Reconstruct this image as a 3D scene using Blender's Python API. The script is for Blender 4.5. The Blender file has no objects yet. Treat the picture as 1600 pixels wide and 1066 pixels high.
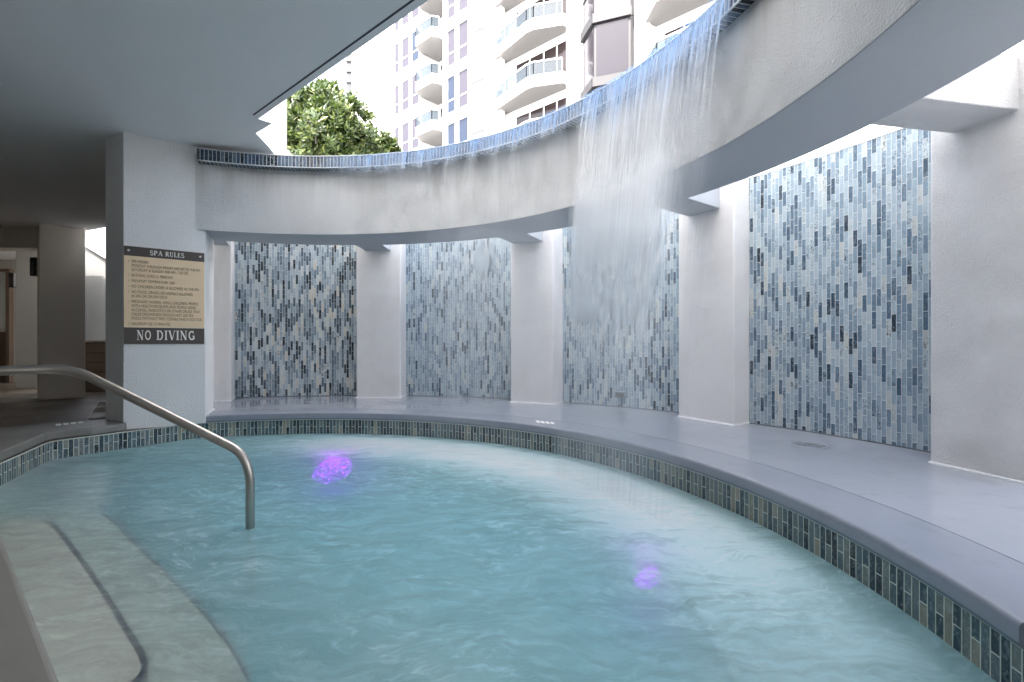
import bpy, bmesh, math, random
from mathutils import Vector, Matrix, noise as mnoise
random.seed(7)
S = bpy.context.scene
COL = S.collection
H = 0.85                       # camera height over the deck
F, CX, HY = 770.0, 800.0, 536.0
R = math.radians
CC = Vector((-2.55*H, 2.5*H))  # centre of the round spa
ZW = -0.31*H                   # water level
ZB = H*(1-0) + 1.54*H          # beam underside
ZX = H + 1.67*H                # cross beam underside
ZP = H + 2.06*H                # tiled wall top
ZC = H + 2.66*H                # ceiling
ZLT, ZLB = H + 2.585*H, H + 2.43*H   # tiled lip top / bottom

def gp(x, y, h):               # pixel -> ground-plan point at depth h*H under (+) the eye
    d = abs(y-HY); return Vector(((x-CX)/d*h*H, F/d*h*H))
def onray(x, A, B):            # pixel column met with plan line A-B
    k = (x-CX)/F; A = Vector(A); D = Vector(B)-A
    t = (k*A.y-A.x)/(D.x-k*D.y); return A+D*t

# ---------------------------------------------------------------- objects
def tag(o, label=None, cat=None, group=None, kind=None):
    if label: o['label'] = label
    if cat: o['category'] = cat
    if group: o['group'] = group
    if kind: o['kind'] = kind
    return o
def empty(name, loc=(0,0,0)):
    o = bpy.data.objects.new(name, None); COL.objects.link(o); o.location = loc; return o
def link(name, me, mat=None, parent=None, smooth=False):
    o = bpy.data.objects.new(name, me); COL.objects.link(o)
    if mat: me.materials.append(mat)
    if parent:
        o.parent = parent; o.matrix_parent_inverse = Matrix.Translation(-parent.location)
    if smooth:
        for p in me.polygons: p.use_smooth = True
    return o
class MB:
    def __init__(s): s.bm = bmesh.new(); s.uv = s.bm.loops.layers.uv.new('UVMap')
    def face(s, pts, uvs=None):
        f = s.bm.faces.new([s.bm.verts.new(p) for p in pts])
        if uvs:
            for l, u in zip(f.loops, uvs): l[s.uv].uv = u
        return f
    def prism(s, plan, z0, z1, caps=True):
        n = len(plan); L = 0
        for i in range(n):
            a, b = plan[i], plan[(i+1) % n]; d = math.hypot(b[0]-a[0], b[1]-a[1])
            s.face([(a[0],a[1],z0),(b[0],b[1],z0),(b[0],b[1],z1),(a[0],a[1],z1)], [(L,z0),(L+d,z0),(L+d,z1),(L,z1)]); L += d
        if caps:
            s.face([(p[0],p[1],z1) for p in plan], [(p[0],p[1]) for p in plan])
            s.face([(p[0],p[1],z0) for p in reversed(plan)], [(p[0],p[1]) for p in reversed(plan)])
        return s
    def box(s, x0,x1,y0,y1,z0,z1): return s.prism([(x0,y0),(x1,y0),(x1,y1),(x0,y1)], z0, z1)
    def bar(s, a, b, w, h=None):   # square bar between 3D points
        a, b = Vector(a), Vector(b); h = h or w; d = (b-a).normalized()
        up = Vector((0,0,1)) if abs(d.z) < .95 else Vector((1,0,0))
        x = d.cross(up).normalized()*w/2; y = x.normalized().cross(d)*h/2
        q = [[p+x*i+y*j for i,j in ((-1,-1),(1,-1),(1,1),(-1,1))] for p in (a,b)]
        for i in range(4): s.face([q[0][i],q[0][(i+1)%4],q[1][(i+1)%4],q[1][i]])
        s.face(q[0][::-1]); s.face(q[1]); return s
    def tube(s, pts, r, n=16, caps=True):
        pts = [Vector(p) for p in pts]; rr = r if isinstance(r,(list,tuple)) else [r]*len(pts)
        rings = []; prev = None
        for i, p in enumerate(pts):
            d = (pts[min(i+1,len(pts)-1)]-pts[max(i-1,0)]).normalized()
            if prev is None: x = d.cross(Vector((0,0,1)) if abs(d.z)<.9 else Vector((1,0,0))).normalized()
            else: x = (prev-d*prev.dot(d)).normalized()
            prev = x; y = d.cross(x)
            rings.append([s.bm.verts.new(p+(x*math.cos(k*2*math.pi/n)+y*math.sin(k*2*math.pi/n))*rr[i]) for k in range(n)])
        for a, b in zip(rings, rings[1:]):
            for k in range(n): s.bm.faces.new([a[k],a[(k+1)%n],b[(k+1)%n],b[k]]).smooth = True
        if caps: s.bm.faces.new(rings[0][::-1]); s.bm.faces.new(rings[-1])
        return s
    def strip(s, rows, us=None, vs=None, close=False, smooth=False):   # grid of 3D points, rows x cols, shared verts
        V = [[s.bm.verts.new(p) for p in r] for r in rows]
        for i in range(len(rows)-1):
            for j in range(len(rows[0])-1):
                f = s.bm.faces.new([V[i][j],V[i][j+1],V[i+1][j+1],V[i+1][j]]); f.smooth = smooth
                if us:
                    for l,(a,b) in zip(f.loops, ((i,j),(i,j+1),(i+1,j+1),(i+1,j))): l[s.uv].uv = (us[a][b], vs[a][b])
        return V
    def build(s, name, mat, parent=None, bevel=0, seg=2, weld=False, normals=True):
        if weld or bevel: bmesh.ops.remove_doubles(s.bm, verts=s.bm.verts, dist=1e-5)
        if normals: bmesh.ops.recalc_face_normals(s.bm, faces=s.bm.faces)
        me = bpy.data.meshes.new(name); s.bm.to_mesh(me); s.bm.free()
        o = link(name, me, mat, parent)
        if bevel:
            m = o.modifiers.new('bevel','BEVEL'); m.width = bevel; m.segments = seg; m.limit_method = 'ANGLE'; m.angle_limit = R(40)
        return o

# ---------------------------------------------------------------- materials
class NT:
    def __init__(s, name):
        s.m = bpy.data.materials.new(name); s.m.use_nodes = True; s.t = s.m.node_tree; s.n = s.t.nodes; s.n.clear()
        s.out = s.n.new('ShaderNodeOutputMaterial')
    def add(s, typ, ins=None, **kw):
        n = s.n.new('ShaderNode'+typ)
        for k, v in kw.items(): setattr(n, k, v)
        for k, v in (ins or {}).items():
            if isinstance(v, bpy.types.NodeSocket): s.t.links.new(v, n.inputs[k])
            else: n.inputs[k].default_value = v
        return n
    def math(s, op, a, b=0.0, c=None):
        ins = {0:a, 1:b}
        if c is not None: ins[2] = c
        return s.add('Math', ins, operation=op).outputs[0]
    def ramp(s, fac, stops, interp='LINEAR'):
        n = s.add('ValToRGB', {0:fac}); cr = n.color_ramp; cr.interpolation = interp
        while len(cr.elements) < len(stops): cr.elements.new(.5)
        for e, (p, c) in zip(cr.elements, stops):
            e.position = p; e.color = (*c, 1) if len(c) == 3 else c
        return n.outputs[0]
    def noise(s, vec, scale, detail=3, rough=.5, dist=0, out=0):
        return s.add('TexNoise', {'Vector':vec,'Scale':scale,'Detail':detail,'Roughness':rough,'Distortion':dist}).outputs[out]
    def mix(s, fac, a, b, blend='MIX'):
        n = s.add('Mix', data_type='RGBA', blend_type=blend)
        for i, v in ((0,fac),(6,a),(7,b)):
            if isinstance(v, bpy.types.NodeSocket): s.t.links.new(v, n.inputs[i])
            else: n.inputs[i].default_value = v if i == 0 else (*v, 1) if len(v)==3 else v
        return n.outputs[2]
    def surf(s, x): s.t.links.new(x, s.out.inputs[0]); return s.m
    def obj(s): return s.add('TexCoord').outputs['Object']
    def pbsdf(s, col, rough=.5, bump=None, **kw):
        n = s.add('BsdfPrincipled', {'Base Color': col if isinstance(col, bpy.types.NodeSocket) else (*col,1), 'Roughness':rough, **kw})
        if bump: s.t.links.new(bump, n.inputs['Normal'])
        return n.outputs[0]
    def bump(s, h, strength, dist):
        return s.add('Bump', {'Height':h,'Strength':strength,'Distance':dist}).outputs[0]

def plain(name, col, rough=.6, var=.12, scale=3, **kw):
    t = NT(name); o = t.obj()
    n = t.noise(o, scale, 5, .6)
    c = t.mix(n, [x*(1-var) for x in col], [min(1,x*(1+var)) for x in col])
    return t.surf(t.pbsdf(c, rough, t.bump(t.noise(o, scale*25, 2), .15, .002), **kw))

def stucco(name, col, scale=60, depth=.004, strength=.8):
    t = NT(name); o = t.obj()
    big = t.noise(o, 1.3, 4, .6); fine = t.noise(o, 9, 4, .65)
    c = t.mix(big, [x*.93 for x in col], [min(1,x*1.03) for x in col])
    c = t.mix(t.ramp(fine, [(.35,(0,0,0)),(.75,(1,1,1))]), c, [x*.96 for x in col])
    h = t.math('MULTIPLY', t.ramp(t.noise(o, scale, 4, .62, .3), [(.36,(0,0,0)),(.66,(1,1,1))]), t.add('MapRange', {0:t.noise(o, 5, 3, .6),1:.3,2:.7,3:.35,4:1.1}).outputs[0])
    h2 = t.math('ADD', h, t.math('MULTIPLY', t.noise(o, scale*3.1, 2), .35))
    return t.surf(t.pbsdf(c, .75, t.bump(h2, strength, depth), **{'Specular IOR Level':.25}))

def tiles(name, w, h, ramp, alternate=False, vshift=0.0, grout=(.62,.64,.62), gw=.0035, ink=.5, rough=.1):
    t = NT(name)
    uv = t.add('SeparateXYZ', {0: t.add('TexCoord').outputs['UV']}); u, v = uv.outputs[0], uv.outputs[1]
    cu = t.math('DIVIDE', u, w); col = t.math('FLOOR', cu); fu = t.math('FRACT', cu)
    if alternate == 'none': off = 0.0
    elif alternate: off = t.math('MULTIPLY', t.math('MODULO', t.math('ADD', col, 2000), 2), .5)
    else: off = t.math('ADD', t.math('MULTIPLY', t.math('MODULO', t.math('ADD', col, 2000), 2), .5), t.math('MULTIPLY', t.add('TexWhiteNoise', {'W':col}, noise_dimensions='1D').outputs[0], .3))
    cv = t.math('ADD', t.math('DIVIDE', t.math('ADD', v, vshift), h), off)
    row = t.math('FLOOR', cv); fv = t.math('FRACT', cv)
    wn = t.add('TexWhiteNoise', {'Vector': t.add('CombineXYZ', {0:col,1:row,2:3.7}).outputs[0]}, noise_dimensions='3D')
    rnd, rcol = wn.outputs['Value'], wn.outputs['Color']
    du = t.math('MULTIPLY', t.math('MINIMUM', fu, t.math('SUBTRACT', 1, fu)), w)
    dv = t.math('MULTIPLY', t.math('MINIMUM', fv, t.math('SUBTRACT', 1, fv)), h)
    d = t.math('MINIMUM', du, dv)
    mask = t.add('MapRange', {0:d, 1:gw*.35, 2:gw*.65, 3:0.0, 4:1.0}).outputs[0]    # 1 on the tile
    edge = t.add('MapRange', {0:d, 1:gw*.4, 2:gw*1.8, 3:0.0, 4:1.0}).outputs[0]
    base = t.ramp(rnd, ramp)
    shift = t.add('VectorMath', {0:t.add('CombineXYZ', {0:t.math('MULTIPLY',u,1.6),1:v,2:0.0}).outputs[0], 1:t.add('VectorMath', {0:rcol,1:(9,9,9)}, operation='MULTIPLY').outputs[0]}, operation='ADD').outputs[0]
    sw = t.noise(shift, 10, 3, .55, .6)
    ridge = t.math('ABSOLUTE', t.math('SUBTRACT', sw, .5))
    inkm = t.math('MAXIMUM', t.ramp(ridge, [(.0,(1,1,1)),(.035,(0,0,0))]), t.ramp(sw, [(.60,(0,0,0)),(.68,(1,1,1))]))
    inkm = t.math('MULTIPLY', inkm, t.ramp(t.noise(shift, 5, 1), [(.40,(0,0,0)),(.55,(1,1,1))]))
    dark = t.math('MULTIPLY', t.math('MULTIPLY', inkm, t.math('POWER', t.add('SeparateColor', {0:rcol}).outputs[1], 1.6)), ink)
    base = t.mix(dark, base, (.02,.035,.045))
    pale = t.ramp(t.noise(shift, 30, 3, .6, 1.2), [(.5,(0,0,0)),(.75,(1,1,1))])
    base = t.mix(t.math('MULTIPLY', pale, .35), base, (.62,.68,.68))
    c = t.mix(mask, grout, base)
    rg = t.math('SUBTRACT', .7, t.math('MULTIPLY', mask, .7-rough))
    tilt = t.math('MULTIPLY', t.add('SeparateColor', {0:rcol}).outputs[2], t.math('SUBTRACT', fu, .5))
    hgt = t.math('ADD', edge, t.math('ADD', t.math('MULTIPLY', tilt, .25), t.math('MULTIPLY', t.noise(shift, 8, 1), .35)))
    return t.surf(t.pbsdf(c, rg, t.bump(hgt, .7, .0025)))

WHITE = (.84,.835,.83)
M_stucco = stucco('white_stucco', WHITE, 80, .008, .8)
def stain_stucco(name, col, scale, depth, strength):
    m = stucco(name, col, scale, depth, strength); t = NT.__new__(NT); t.m = m; t.t = m.node_tree; t.n = t.t.nodes
    p = [n for n in t.n if n.type == 'BSDF_PRINCIPLED'][0]; src = p.inputs['Base Color'].links[0].from_socket
    o = t.obj(); sep = t.add('SeparateXYZ', {0:o})
    drip = t.noise(t.add('Mapping', {'Vector':o,'Scale':(7,7,.55)}).outputs[0], 1.0, 4, .65)
    top = t.add('MapRange', {0:sep.outputs[2],1:ZLB-.75,2:ZLB,3:0.0,4:1.0}).outputs[0]
    f = t.math('MULTIPLY', t.ramp(drip, [(.42,(0,0,0)),(.72,(1,1,1))]), t.math('MULTIPLY', t.math('MULTIPLY', top, top), .55))
    blot = t.math('MULTIPLY', t.ramp(t.noise(o, 1.7, 5, .7), [(.5,(0,0,0)),(.8,(1,1,1))]), .22)
    c = t.mix(t.math('MAXIMUM', f, blot), src, (.50,.45,.37))
    t.t.links.new(c, p.inputs['Base Color']); return m
M_beam = stain_stucco('stained_beam_stucco', WHITE, 80, .009, 1.0)
M_pier = stain_stucco('pier_stucco', (.83,.82,.82), 88, .007, 1.0)
M_ceiling = stucco('ceiling_paint', (.87,.875,.88), 30, .0012, .10)
M_soffit = stucco('shaded_soffit', (.46,.485,.515), 40, .0015, .4)  # grey puts the shade under the white beams into their colour
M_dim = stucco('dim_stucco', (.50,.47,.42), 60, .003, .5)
M_trim = plain('white_trim', (.82,.82,.82), .5, .04)
M_plaster = plain('pool_plaster', (.72,.72,.66), .7, .08, 2)
M_step = plain('step_plaster', (.74,.67,.57), .7, .16, 4)
M_nosing = plain('navy_nosing_tile', (.012,.014,.05), .3, .2, 20)
pan_ramp = [(0,(.012,.022,.034)),(.03,(.03,.06,.095)),(.10,(.06,.11,.165)),(.20,(.145,.215,.285)),(.42,(.245,.33,.40)),(.72,(.325,.41,.475)),(.92,(.40,.47,.505)),(1,(.46,.48,.46))]
pan1_ramp = [(0,(.010,.018,.024)),(.09,(.03,.05,.07)),(.2,(.08,.12,.16)),(.36,(.18,.245,.30)),(.56,(.29,.36,.42)),(.8,(.42,.49,.53)),(.92,(.55,.58,.57)),(1,(.56,.52,.43))]
M_panel = tiles('blue_glass_mosaic', .0385, .150, pan_ramp, grout=(.56,.58,.58), gw=.0042, ink=.95)
M_panel_grey = tiles('grey_glass_mosaic', .0385, .150, pan1_ramp, grout=(.62,.64,.62), gw=.004, ink=.95)
band_ramp = [(0,(.012,.022,.03)),(.25,(.03,.06,.08)),(.45,(.07,.12,.14)),(.66,(.12,.165,.18)),(.88,(.18,.20,.185)),(.96,(.27,.265,.21)),(1,(.36,.34,.27))]
M_band = tiles('waterline_mosaic', .040, .182, band_ramp, True, .085, (.68,.70,.62), .0048, .5, .14)
lip_ramp = [(0,(.008,.012,.02)),(.4,(.02,.035,.06)),(.75,(.04,.08,.14)),(1,(.12,.17,.22))]
M_lip = tiles('lip_mosaic', .041, .40, lip_ramp, 'none', -2.8, (.52,.54,.56), .0065, .25, .08)
M_metal = plain('brushed_rail_metal', (.42,.39,.36), .33, .10, 9, Metallic=1.0)
M_steel = plain('dull_steel', (.5,.5,.5), .4, .1, 9, Metallic=1.0)

def deck_mat(name, col, r0, r1):
    t = NT(name); o = t.obj()
    n1 = t.noise(o, 1.1, 5, .6); n2 = t.noise(o, 6, 5, .65); n3 = t.noise(o, 45, 3, .6)
    c = t.mix(n1, [x*.88 for x in col], [x*1.10 for x in col])
    c = t.mix(t.ramp(n2, [(.55,(0,0,0)),(.8,(1,1,1))]), c, [x*.82 for x in col])
    wet = t.ramp(n1, [(.42,(0,0,0)),(.62,(1,1,1))])
    rg = t.math('ADD', r0, t.math('MULTIPLY', wet, r1-r0)); rg = t.math('ADD', rg, t.math('MULTIPLY', n2, .08))
    return t.surf(t.pbsdf(c, rg, t.bump(t.math('ADD', t.math('MULTIPLY', n3, .5), n2), .18, .004)))
M_deck = deck_mat('blue_grey_deck_paint', (.305,.325,.37), .07, .15)
M_coping = deck_mat('blue_grey_coping_paint', (.25,.27,.32), .09, .18)
M_leftdeck = deck_mat('grey_deck_paint', (.20,.195,.18), .35, .5)
M_lowfloor = deck_mat('dark_floor_tile', (.14,.115,.09), .3, .5)

# ---------------------------------------------------------------- plan curves
def rc(th):  return H*(4.43 + .17*max(0,min(1,(th-20)/75)))      # coping edge
def rb(th):  return H*(4.385 + .14*max(0,min(1,(th+4)/117))**1.3)  # beam inner face
def rbo(th): return H*(5.155 + .10*max(0,min(1,th/80)) )          # beam outer face
def rl(th):  return H*(4.285 + .07*max(0,min(1,(th-40)/70)))      # lip face
def pol(r, th): return (CC.x+r*math.cos(R(th)), CC.y+r*math.sin(R(th)))
OVER = .028                                                        # coping overhang over the tile face

T0, T1 = -9.5, 113.2
def arc_solid(mb, th0, th1, prof, n=96, off=0.0):
    """sweep a closed profile [(rfun, z)...] along the round spa"""
    rows, us, vs = [], [], []
    q = list(prof)+[prof[0]]
    L = [0]
    for (ra,za),(rb_,zb) in zip(q, q[1:]): L.append(L[-1]+math.hypot(ra(50)-rb_(50), za-zb))
    for i in range(n+1):
        th = th0+(th1-th0)*i/n
        rows.append([(*pol(rf(th), th), z) for rf, z in q])
        us.append([R(th)*3.75]*len(q)); vs.append([z for _, z in q])
    V = mb.strip(rows, us, vs)
    mb.bm.faces.new([v for v in V[0][:-1]]); mb.bm.faces.new([v for v in V[-1][:-1]][::-1])
    return mb
def off(f, d): return lambda th: f(th)+d
def smooth_by_angle(o, ang=35):
    for p in o.data.polygons: p.use_smooth = True
    m = o.modifiers.new('edge','EDGE_SPLIT'); m.split_angle = R(ang)

# ---------------------------------------------------------------- decks and coping (setting)
rd_end = lambda th: 7.3*H
JOINT = .44*H
prof = [(off(rc,.0), -.066)]
for a in range(0, 91, 15):                                        # rounded nose
    prof.append((off(rc, .022-.022*math.cos(R(a))), -.022+.022*math.sin(R(a))))
prof += [(off(rc,JOINT), 0), (off(rc,JOINT), -.085), (off(rc,.012), -.085)]
o = arc_solid(MB(), T0, T1, prof, 120).build('coping', M_coping); smooth_by_angle(o); tag(o, kind='structure')
o = arc_solid(MB(), T0-60, T1+14, [(off(rc,JOINT+.006),0),(rd_end,0),(rd_end,-.2),(off(rc,JOINT+.006),-.2)], 120).build('spa_deck', M_deck); tag(o, kind='structure')
o = arc_solid(MB(), T0, T1, [(off(rc,JOINT-.02),-.012),(off(rc,JOINT+.03),-.012),(off(rc,JOINT+.03),-.08),(off(rc,JOINT-.02),-.08)], 100)
o.build('deck_joint', plain('dark_joint', (.10,.10,.11), .8)); tag(bpy.data.objects['deck_joint'], kind='structure')

# tile-face outline of the pool, counter-clockwise seen from above
tile_arc = [pol(rc(th)+OVER, th) for th in [T0-28+i*(T1-T0+28)/150 for i in range(151)]]
sgA, sgB = Vector((-4.89,6.2))*H, Vector((-4.20,6.75))*H         # front face of the pier that carries the sign
left_line = [Vector(p)*H for p in ((-4.80,6.09),(-4.99,5.80),(-5.13,5.58),(-5.15,5.50),(-5.10,5.36),(-4.69,4.515),(-4.35,3.85),(-3.6,3.2),(-2.70,2.60))]
near_line = [Vector((-1.328,1.453))*H, Vector((0.05,.30))*H, Vector((1.5,-.92))*H]
outline = [tuple(p) for p in tile_arc] + [tuple(p) for p in left_line] + [tuple(p) for p in near_line]

basin = empty('spa_basin', (CC.x, CC.y, -.8))
tag(basin, 'round sunken spa tub lined with pale plaster and a dark mosaic waterline', 'spa pool')
mb = MB(); Ls = 0
pts = outline + [outline[0]]
for a, b in zip(pts, pts[1:]):
    d = math.hypot(b[0]-a[0], b[1]-a[1])
    mb.face([(a[0],a[1],-.268),(b[0],b[1],-.268),(b[0],b[1],-.084),(a[0],a[1],-.084)], [(Ls,-.268),(Ls+d,-.268),(Ls+d,-.084),(Ls,-.084)]); Ls += d
mb.build('waterline_tile_band', M_band, basin, weld=True)
mb = MB(); mb.strip([[ (p[0],p[1],-.66) for p in pts],[ (p[0],p[1],-.269) for p in pts]]); mb.build('basin_wall', M_plaster, basin)
# grout bead along the top of the tile
mb = MB()
def inset_path(path, d):
    out = []
    for i,p in enumerate(path):
        a = Vector(path[max(i-1,0)]); b = Vector(path[min(i+1,len(path)-1)]); t = (b-a).normalized(); out.append(Vector(p)+Vector((-t.y,t.x))*d)
    return out
bead = inset_path(outline[:len(tile_arc)+8], .004)
mb.tube([(p.x,p.y,-.089) for p in bead], .0055, 6); mb.build('grout_bead', plain('pale_grout', (.62,.64,.57), .7), basin)
mb = MB(); mb.face([(p[0],p[1],-.64) for p in outline]); mb.build('basin_floor', M_plaster, basin)
# seat round the back, edges read off the photograph
def G(x,y,h): p = gp(x,y,h); return (p.x,p.y)
Zs = H-1.462*H
seat_edge = [pol(H*(3.50+.42*max(0,min(1,(th+10)/118))), th) for th in range(-40, 113, 4)] + [G(232,727,1.45), G(205,740,1.45), G(178,762,1.45), G(152,784,1.45)]
outer = [tuple(p) for p in outline[:len(tile_arc)+7]]
outer = [p for p in outer]
seat_poly = seat_edge + [G(150,830,1.462), G(-250,845,1.462)] + outer[::-1]
mb = MB(); mb.prism(seat_poly, -.635, Zs); mb.build('seat', M_plaster, basin)
mb = MB(); mb.tube([(p[0],p[1],Zs) for p in seat_edge], .014, 6); mb.build('seat_edge_tile', plain('slate_edge_tile',(.12,.17,.19),.4), basin)
# entry steps
E0, E1 = Vector((-2.70,2.60))*H, Vector((-1.328,1.453))*H
ED = (E1-E0).normalized(); EN = Vector((-ED.y, ED.x)); 
if EN.y < 0: EN = -EN
def step(h, edge, name_parent, smat, sw):
    z = H-h*H
    poly = edge + [tuple(E1+ED*1.2-EN*.02), tuple(E0-ED*1.3-EN*.02)]
    mb = MB(); mb.prism(poly, -.635, z); st = mb.build('entry_step', M_step, name_parent, bevel=.02)
    mb = MB()
    q = [Vector(p) for p in edge[11:]]
    m2 = []
    for i, p in enumerate(q):
        t = (q[min(i+1,len(q)-1)]-q[max(i-1,0)]).normalized(); m2.append(Vector((-t.y,t.x)))
    sgn = -1 if m2[len(q)//2].dot(EN) > 0 else 1
    mb.strip([[(*(p+n*sgn*sw), z+.004) for p,n in zip(q,m2)], [(*(p-n*sgn*.006), z+.004) for p,n in zip(q,m2)], [(*(p-n*sgn*.006), z-.035) for p,n in zip(q,m2)]])
    mb.build('nosing_stripe', smat, st)
def curve(pts, n=6):
    P = [Vector(p) for p in pts]; out = []
    for i in range(len(P)-1):
        p0,p1,p2,p3 = P[max(i-1,0)],P[i],P[i+1],P[min(i+2,len(P)-1)]
        for k in range(n):
            t = k/n; out.append(tuple(.5*((2*p1)+(p2-p0)*t+(2*p0-5*p1+4*p2-p3)*t*t+(3*p1-p0-3*p2+p3)*t**3)))
    return out+[tuple(P[-1])]
e1 = curve([G(-150,820,1.37),G(0,816,1.37),G(60,815,1.37),G(82,820,1.37),G(100,838,1.37),G(150,905,1.37),G(200,983,1.37),G(224,1025,1.37),G(228,1045,1.37),G(212,1066,1.37),G(160,1110,1.37)])
e2 = curve([G(-150,800,1.45),G(60,806,1.45),G(165,809,1.45),G(188,822,1.45),G(215,850,1.45),G(300,935,1.45),G(355,998,1.45),G(384,1045,1.45),G(388,1070,1.45),G(360,1110,1.45)])
step(1.37, e1, basin, M_nosing, .013); step(1.45, e2, basin, plain('hazed_nosing_tile',(.11,.135,.17),.4,.3,12), .010)  # second stripe greyed and thinned: haze of murky water put into its colour

# ---------------------------------------------------------------- underwater lamps in the seat riser
M_lamp = None
t = NT('purple_lamp_lens'); vo = t.add('TexVoronoi', {'Vector':t.obj(),'Scale':60.0}).outputs[0]
st = t.ramp(vo, [(.1,(1,1,1)),(.6,(.25,.25,.25))])
M_lamp = t.surf(t.add('Emission', {'Color':(.62,.02,.95,1),'Strength':t.math('MULTIPLY', st, 1.15)}).outputs[0])
t = NT('violet_lens'); M_lens = t.surf(t.add('Emission', {'Color':(.34,.02,.70,1),'Strength':.22}).outputs[0])
def lamp(px, py, r, label, power):
    h = 1.52; p = gp(px, py, h); z = H-h*H
    d = (Vector(p)-CC); n = -d.normalized(); 
    o = empty('underwater_light', (p.x, p.y, z))
    tag(o, label, 'pool light', 'purple underwater lamps')
    ax = Vector((n.x,n.y,1.9)).normalized()
    q = ax.to_track_quat('Z','Y').to_matrix().to_4x4(); q.translation = Vector((p.x,p.y,z))
    rl2 = random.Random(int(px)); NR, NA = 12, 36
    mb = MB(); rings = []
    for k in range(NR+1):
        rr = r*(1-k/NR)+.001
        rings.append([q@Vector((rr*math.cos((a+.5*(k%2))*2*math.pi/NA),rr*math.sin((a+.5*(k%2))*2*math.pi/NA),.05*r/.1*(1-(rr/r)**2)+.004*rl2.random())) for a in range(NA+1)])
    mb.strip(rings); l = mb.build('lens', M_lens, o); l.data.materials.append(M_lamp)
    for f_ in l.data.polygons:
        d_ = (f_.center-(Vector((p.x,p.y,z)))).length/r
        f_.material_index = 1 if rl2.random() < .95-.85*d_ else 0  # facets lit at random, fewer outward, to imitate glow broken by ripples
    pl = bpy.data.lights.new('glow_lamp','POINT'); pl.energy = power; pl.color = (.85,.05,1); pl.shadow_soft_size = .06
    po = bpy.data.objects.new('glow_lamp', pl); COL.objects.link(po); po.parent = o; po.location = (n.x*.03, n.y*.03, .085)
    mb = MB(); mb.tube([q@Vector((r*1.04*math.cos(a*math.pi/12),r*1.04*math.sin(a*math.pi/12),.006)) for a in range(25)], .010, 8, False); mb.build('bezel', M_steel, o)
lamp(520, 736, .20, 'larger bright purple underwater light glowing near the far edge of the spa', .12)
lamp(1014, 906, .09, 'small dim purple underwater light glowing in the right middle of the spa', .012)

# ---------------------------------------------------------------- water
t = NT('spa_water'); o_ = t.obj()
sx = t.add('SeparateXYZ', {0:o_})
rad = t.add('VectorMath', {0:t.add('CombineXYZ', {0:sx.outputs[0],1:sx.outputs[1],2:0.0}).outputs[0], 1:(CC.x,CC.y,0)}, operation='DISTANCE').outputs[1]
warp = t.noise(o_, 1.3, 4, .6, 0, 1)
wv = t.add('VectorMath', {0:o_, 1:t.add('VectorMath', {0:warp,1:(.5,.5,.5)}, operation='MULTIPLY').outputs[0]}, operation='ADD').outputs[0]
st = t.add('Mapping', {'Vector':wv,'Scale':(1.0,2.6,1),'Rotation':(0,0,R(-8))}).outputs[0]
n_streak = t.noise(st, 3.2, 7, .66, .6)
n_fine = t.noise(t.add('Mapping', {'Vector':wv,'Scale':(1.0,2.4,1),'Rotation':(0,0,R(18))}).outputs[0], 9, 6, .66, .35)
n_big = t.noise(wv, .9, 3, .5)
# foam where the fall lands (a ring some way in from the edge), thin elsewhere
land = t.add('MapRange', {0:t.math('ABSOLUTE', t.math('SUBTRACT', rad, 3.30)), 1:0.05, 2:.80, 3:1.0, 4:0.0}, interpolation_type='SMOOTHSTEP').outputs[0]
ang = t.math('ARCTAN2', t.math('SUBTRACT', sx.outputs[1], CC.y), t.math('SUBTRACT', sx.outputs[0], CC.x))
angm = t.math('MULTIPLY', t.add('MapRange', {0:ang,1:R(-8),2:R(28),3:.25,4:1.0}, interpolation_type='SMOOTHSTEP').outputs[0], t.add('MapRange', {0:ang,1:R(80),2:R(104),3:1.0,4:.06}, interpolation_type='SMOOTHSTEP').outputs[0])
fall = t.math('MULTIPLY', t.math('MULTIPLY', land, angm), t.add('MapRange', {0:n_streak,1:.25,2:.62,3:.35,4:1.0}).outputs[0])
jets = t.math('MULTIPLY', t.ramp(n_fine, [(.50,(0,0,0)),(.72,(1,1,1))]), t.ramp(n_big, [(.38,(.10,.10,.10)),(.66,(1,1,1))]))
mist = t.ramp(n_streak, [(.35,(0,0,0)),(.80,(1,1,1))])
foam = t.math('ADD', t.math('MULTIPLY', fall, 1.0), t.math('ADD', t.math('MULTIPLY', jets, .62), t.math('MULTIPLY', mist, .46)))
shal = t.math('ADD', t.math('MULTIPLY', t.math('SUBTRACT', sx.outputs[0], E0.x), EN.x), t.math('MULTIPLY', t.math('SUBTRACT', sx.outputs[1], E0.y), EN.y))
calm = t.add('MapRange', {0:shal,1:.20,2:1.15,3:.0,4:1.0}, interpolation_type='SMOOTHSTEP').outputs[0]
foam = t.math('MULTIPLY', foam, t.math('ADD', .70, t.math('MULTIPLY', calm, .30)))
foam = t.math('MINIMUM', t.math('ADD', foam, t.math('ADD', .06, t.math('MULTIPLY', calm, .32))), .94)
hgt = t.math('ADD', t.math('MULTIPLY', n_fine, .35), t.math('ADD', n_streak, t.math('MULTIPLY', n_big, .8)))
bp = t.bump(hgt, .22, .05)
clear = t.add('BsdfTransparent', {0:(.97,.99,1,1)}).outputs[0]
refr = t.add('BsdfRefraction', {'Color':(.97,.99,1,1),'Roughness':.32,'IOR':1.12,'Normal':t.bump(hgt,.6,.12)}).outputs[0]
under = t.add('MixShader', {0:.28,1:clear,2:refr}).outputs[0]
fcol = t.mix(t.math('MINIMUM', t.math('ADD', t.math('ADD', t.math('MULTIPLY', fall, 1.1), t.math('MULTIPLY', jets, .55)), t.math('MULTIPLY', t.math('SUBTRACT', 1.0, calm), .75)), 1.0), (.48,.77,.82), (.83,.87,.90))
fo = t.add('BsdfDiffuse', {0:fcol,'Normal':bp}).outputs[0]
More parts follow.
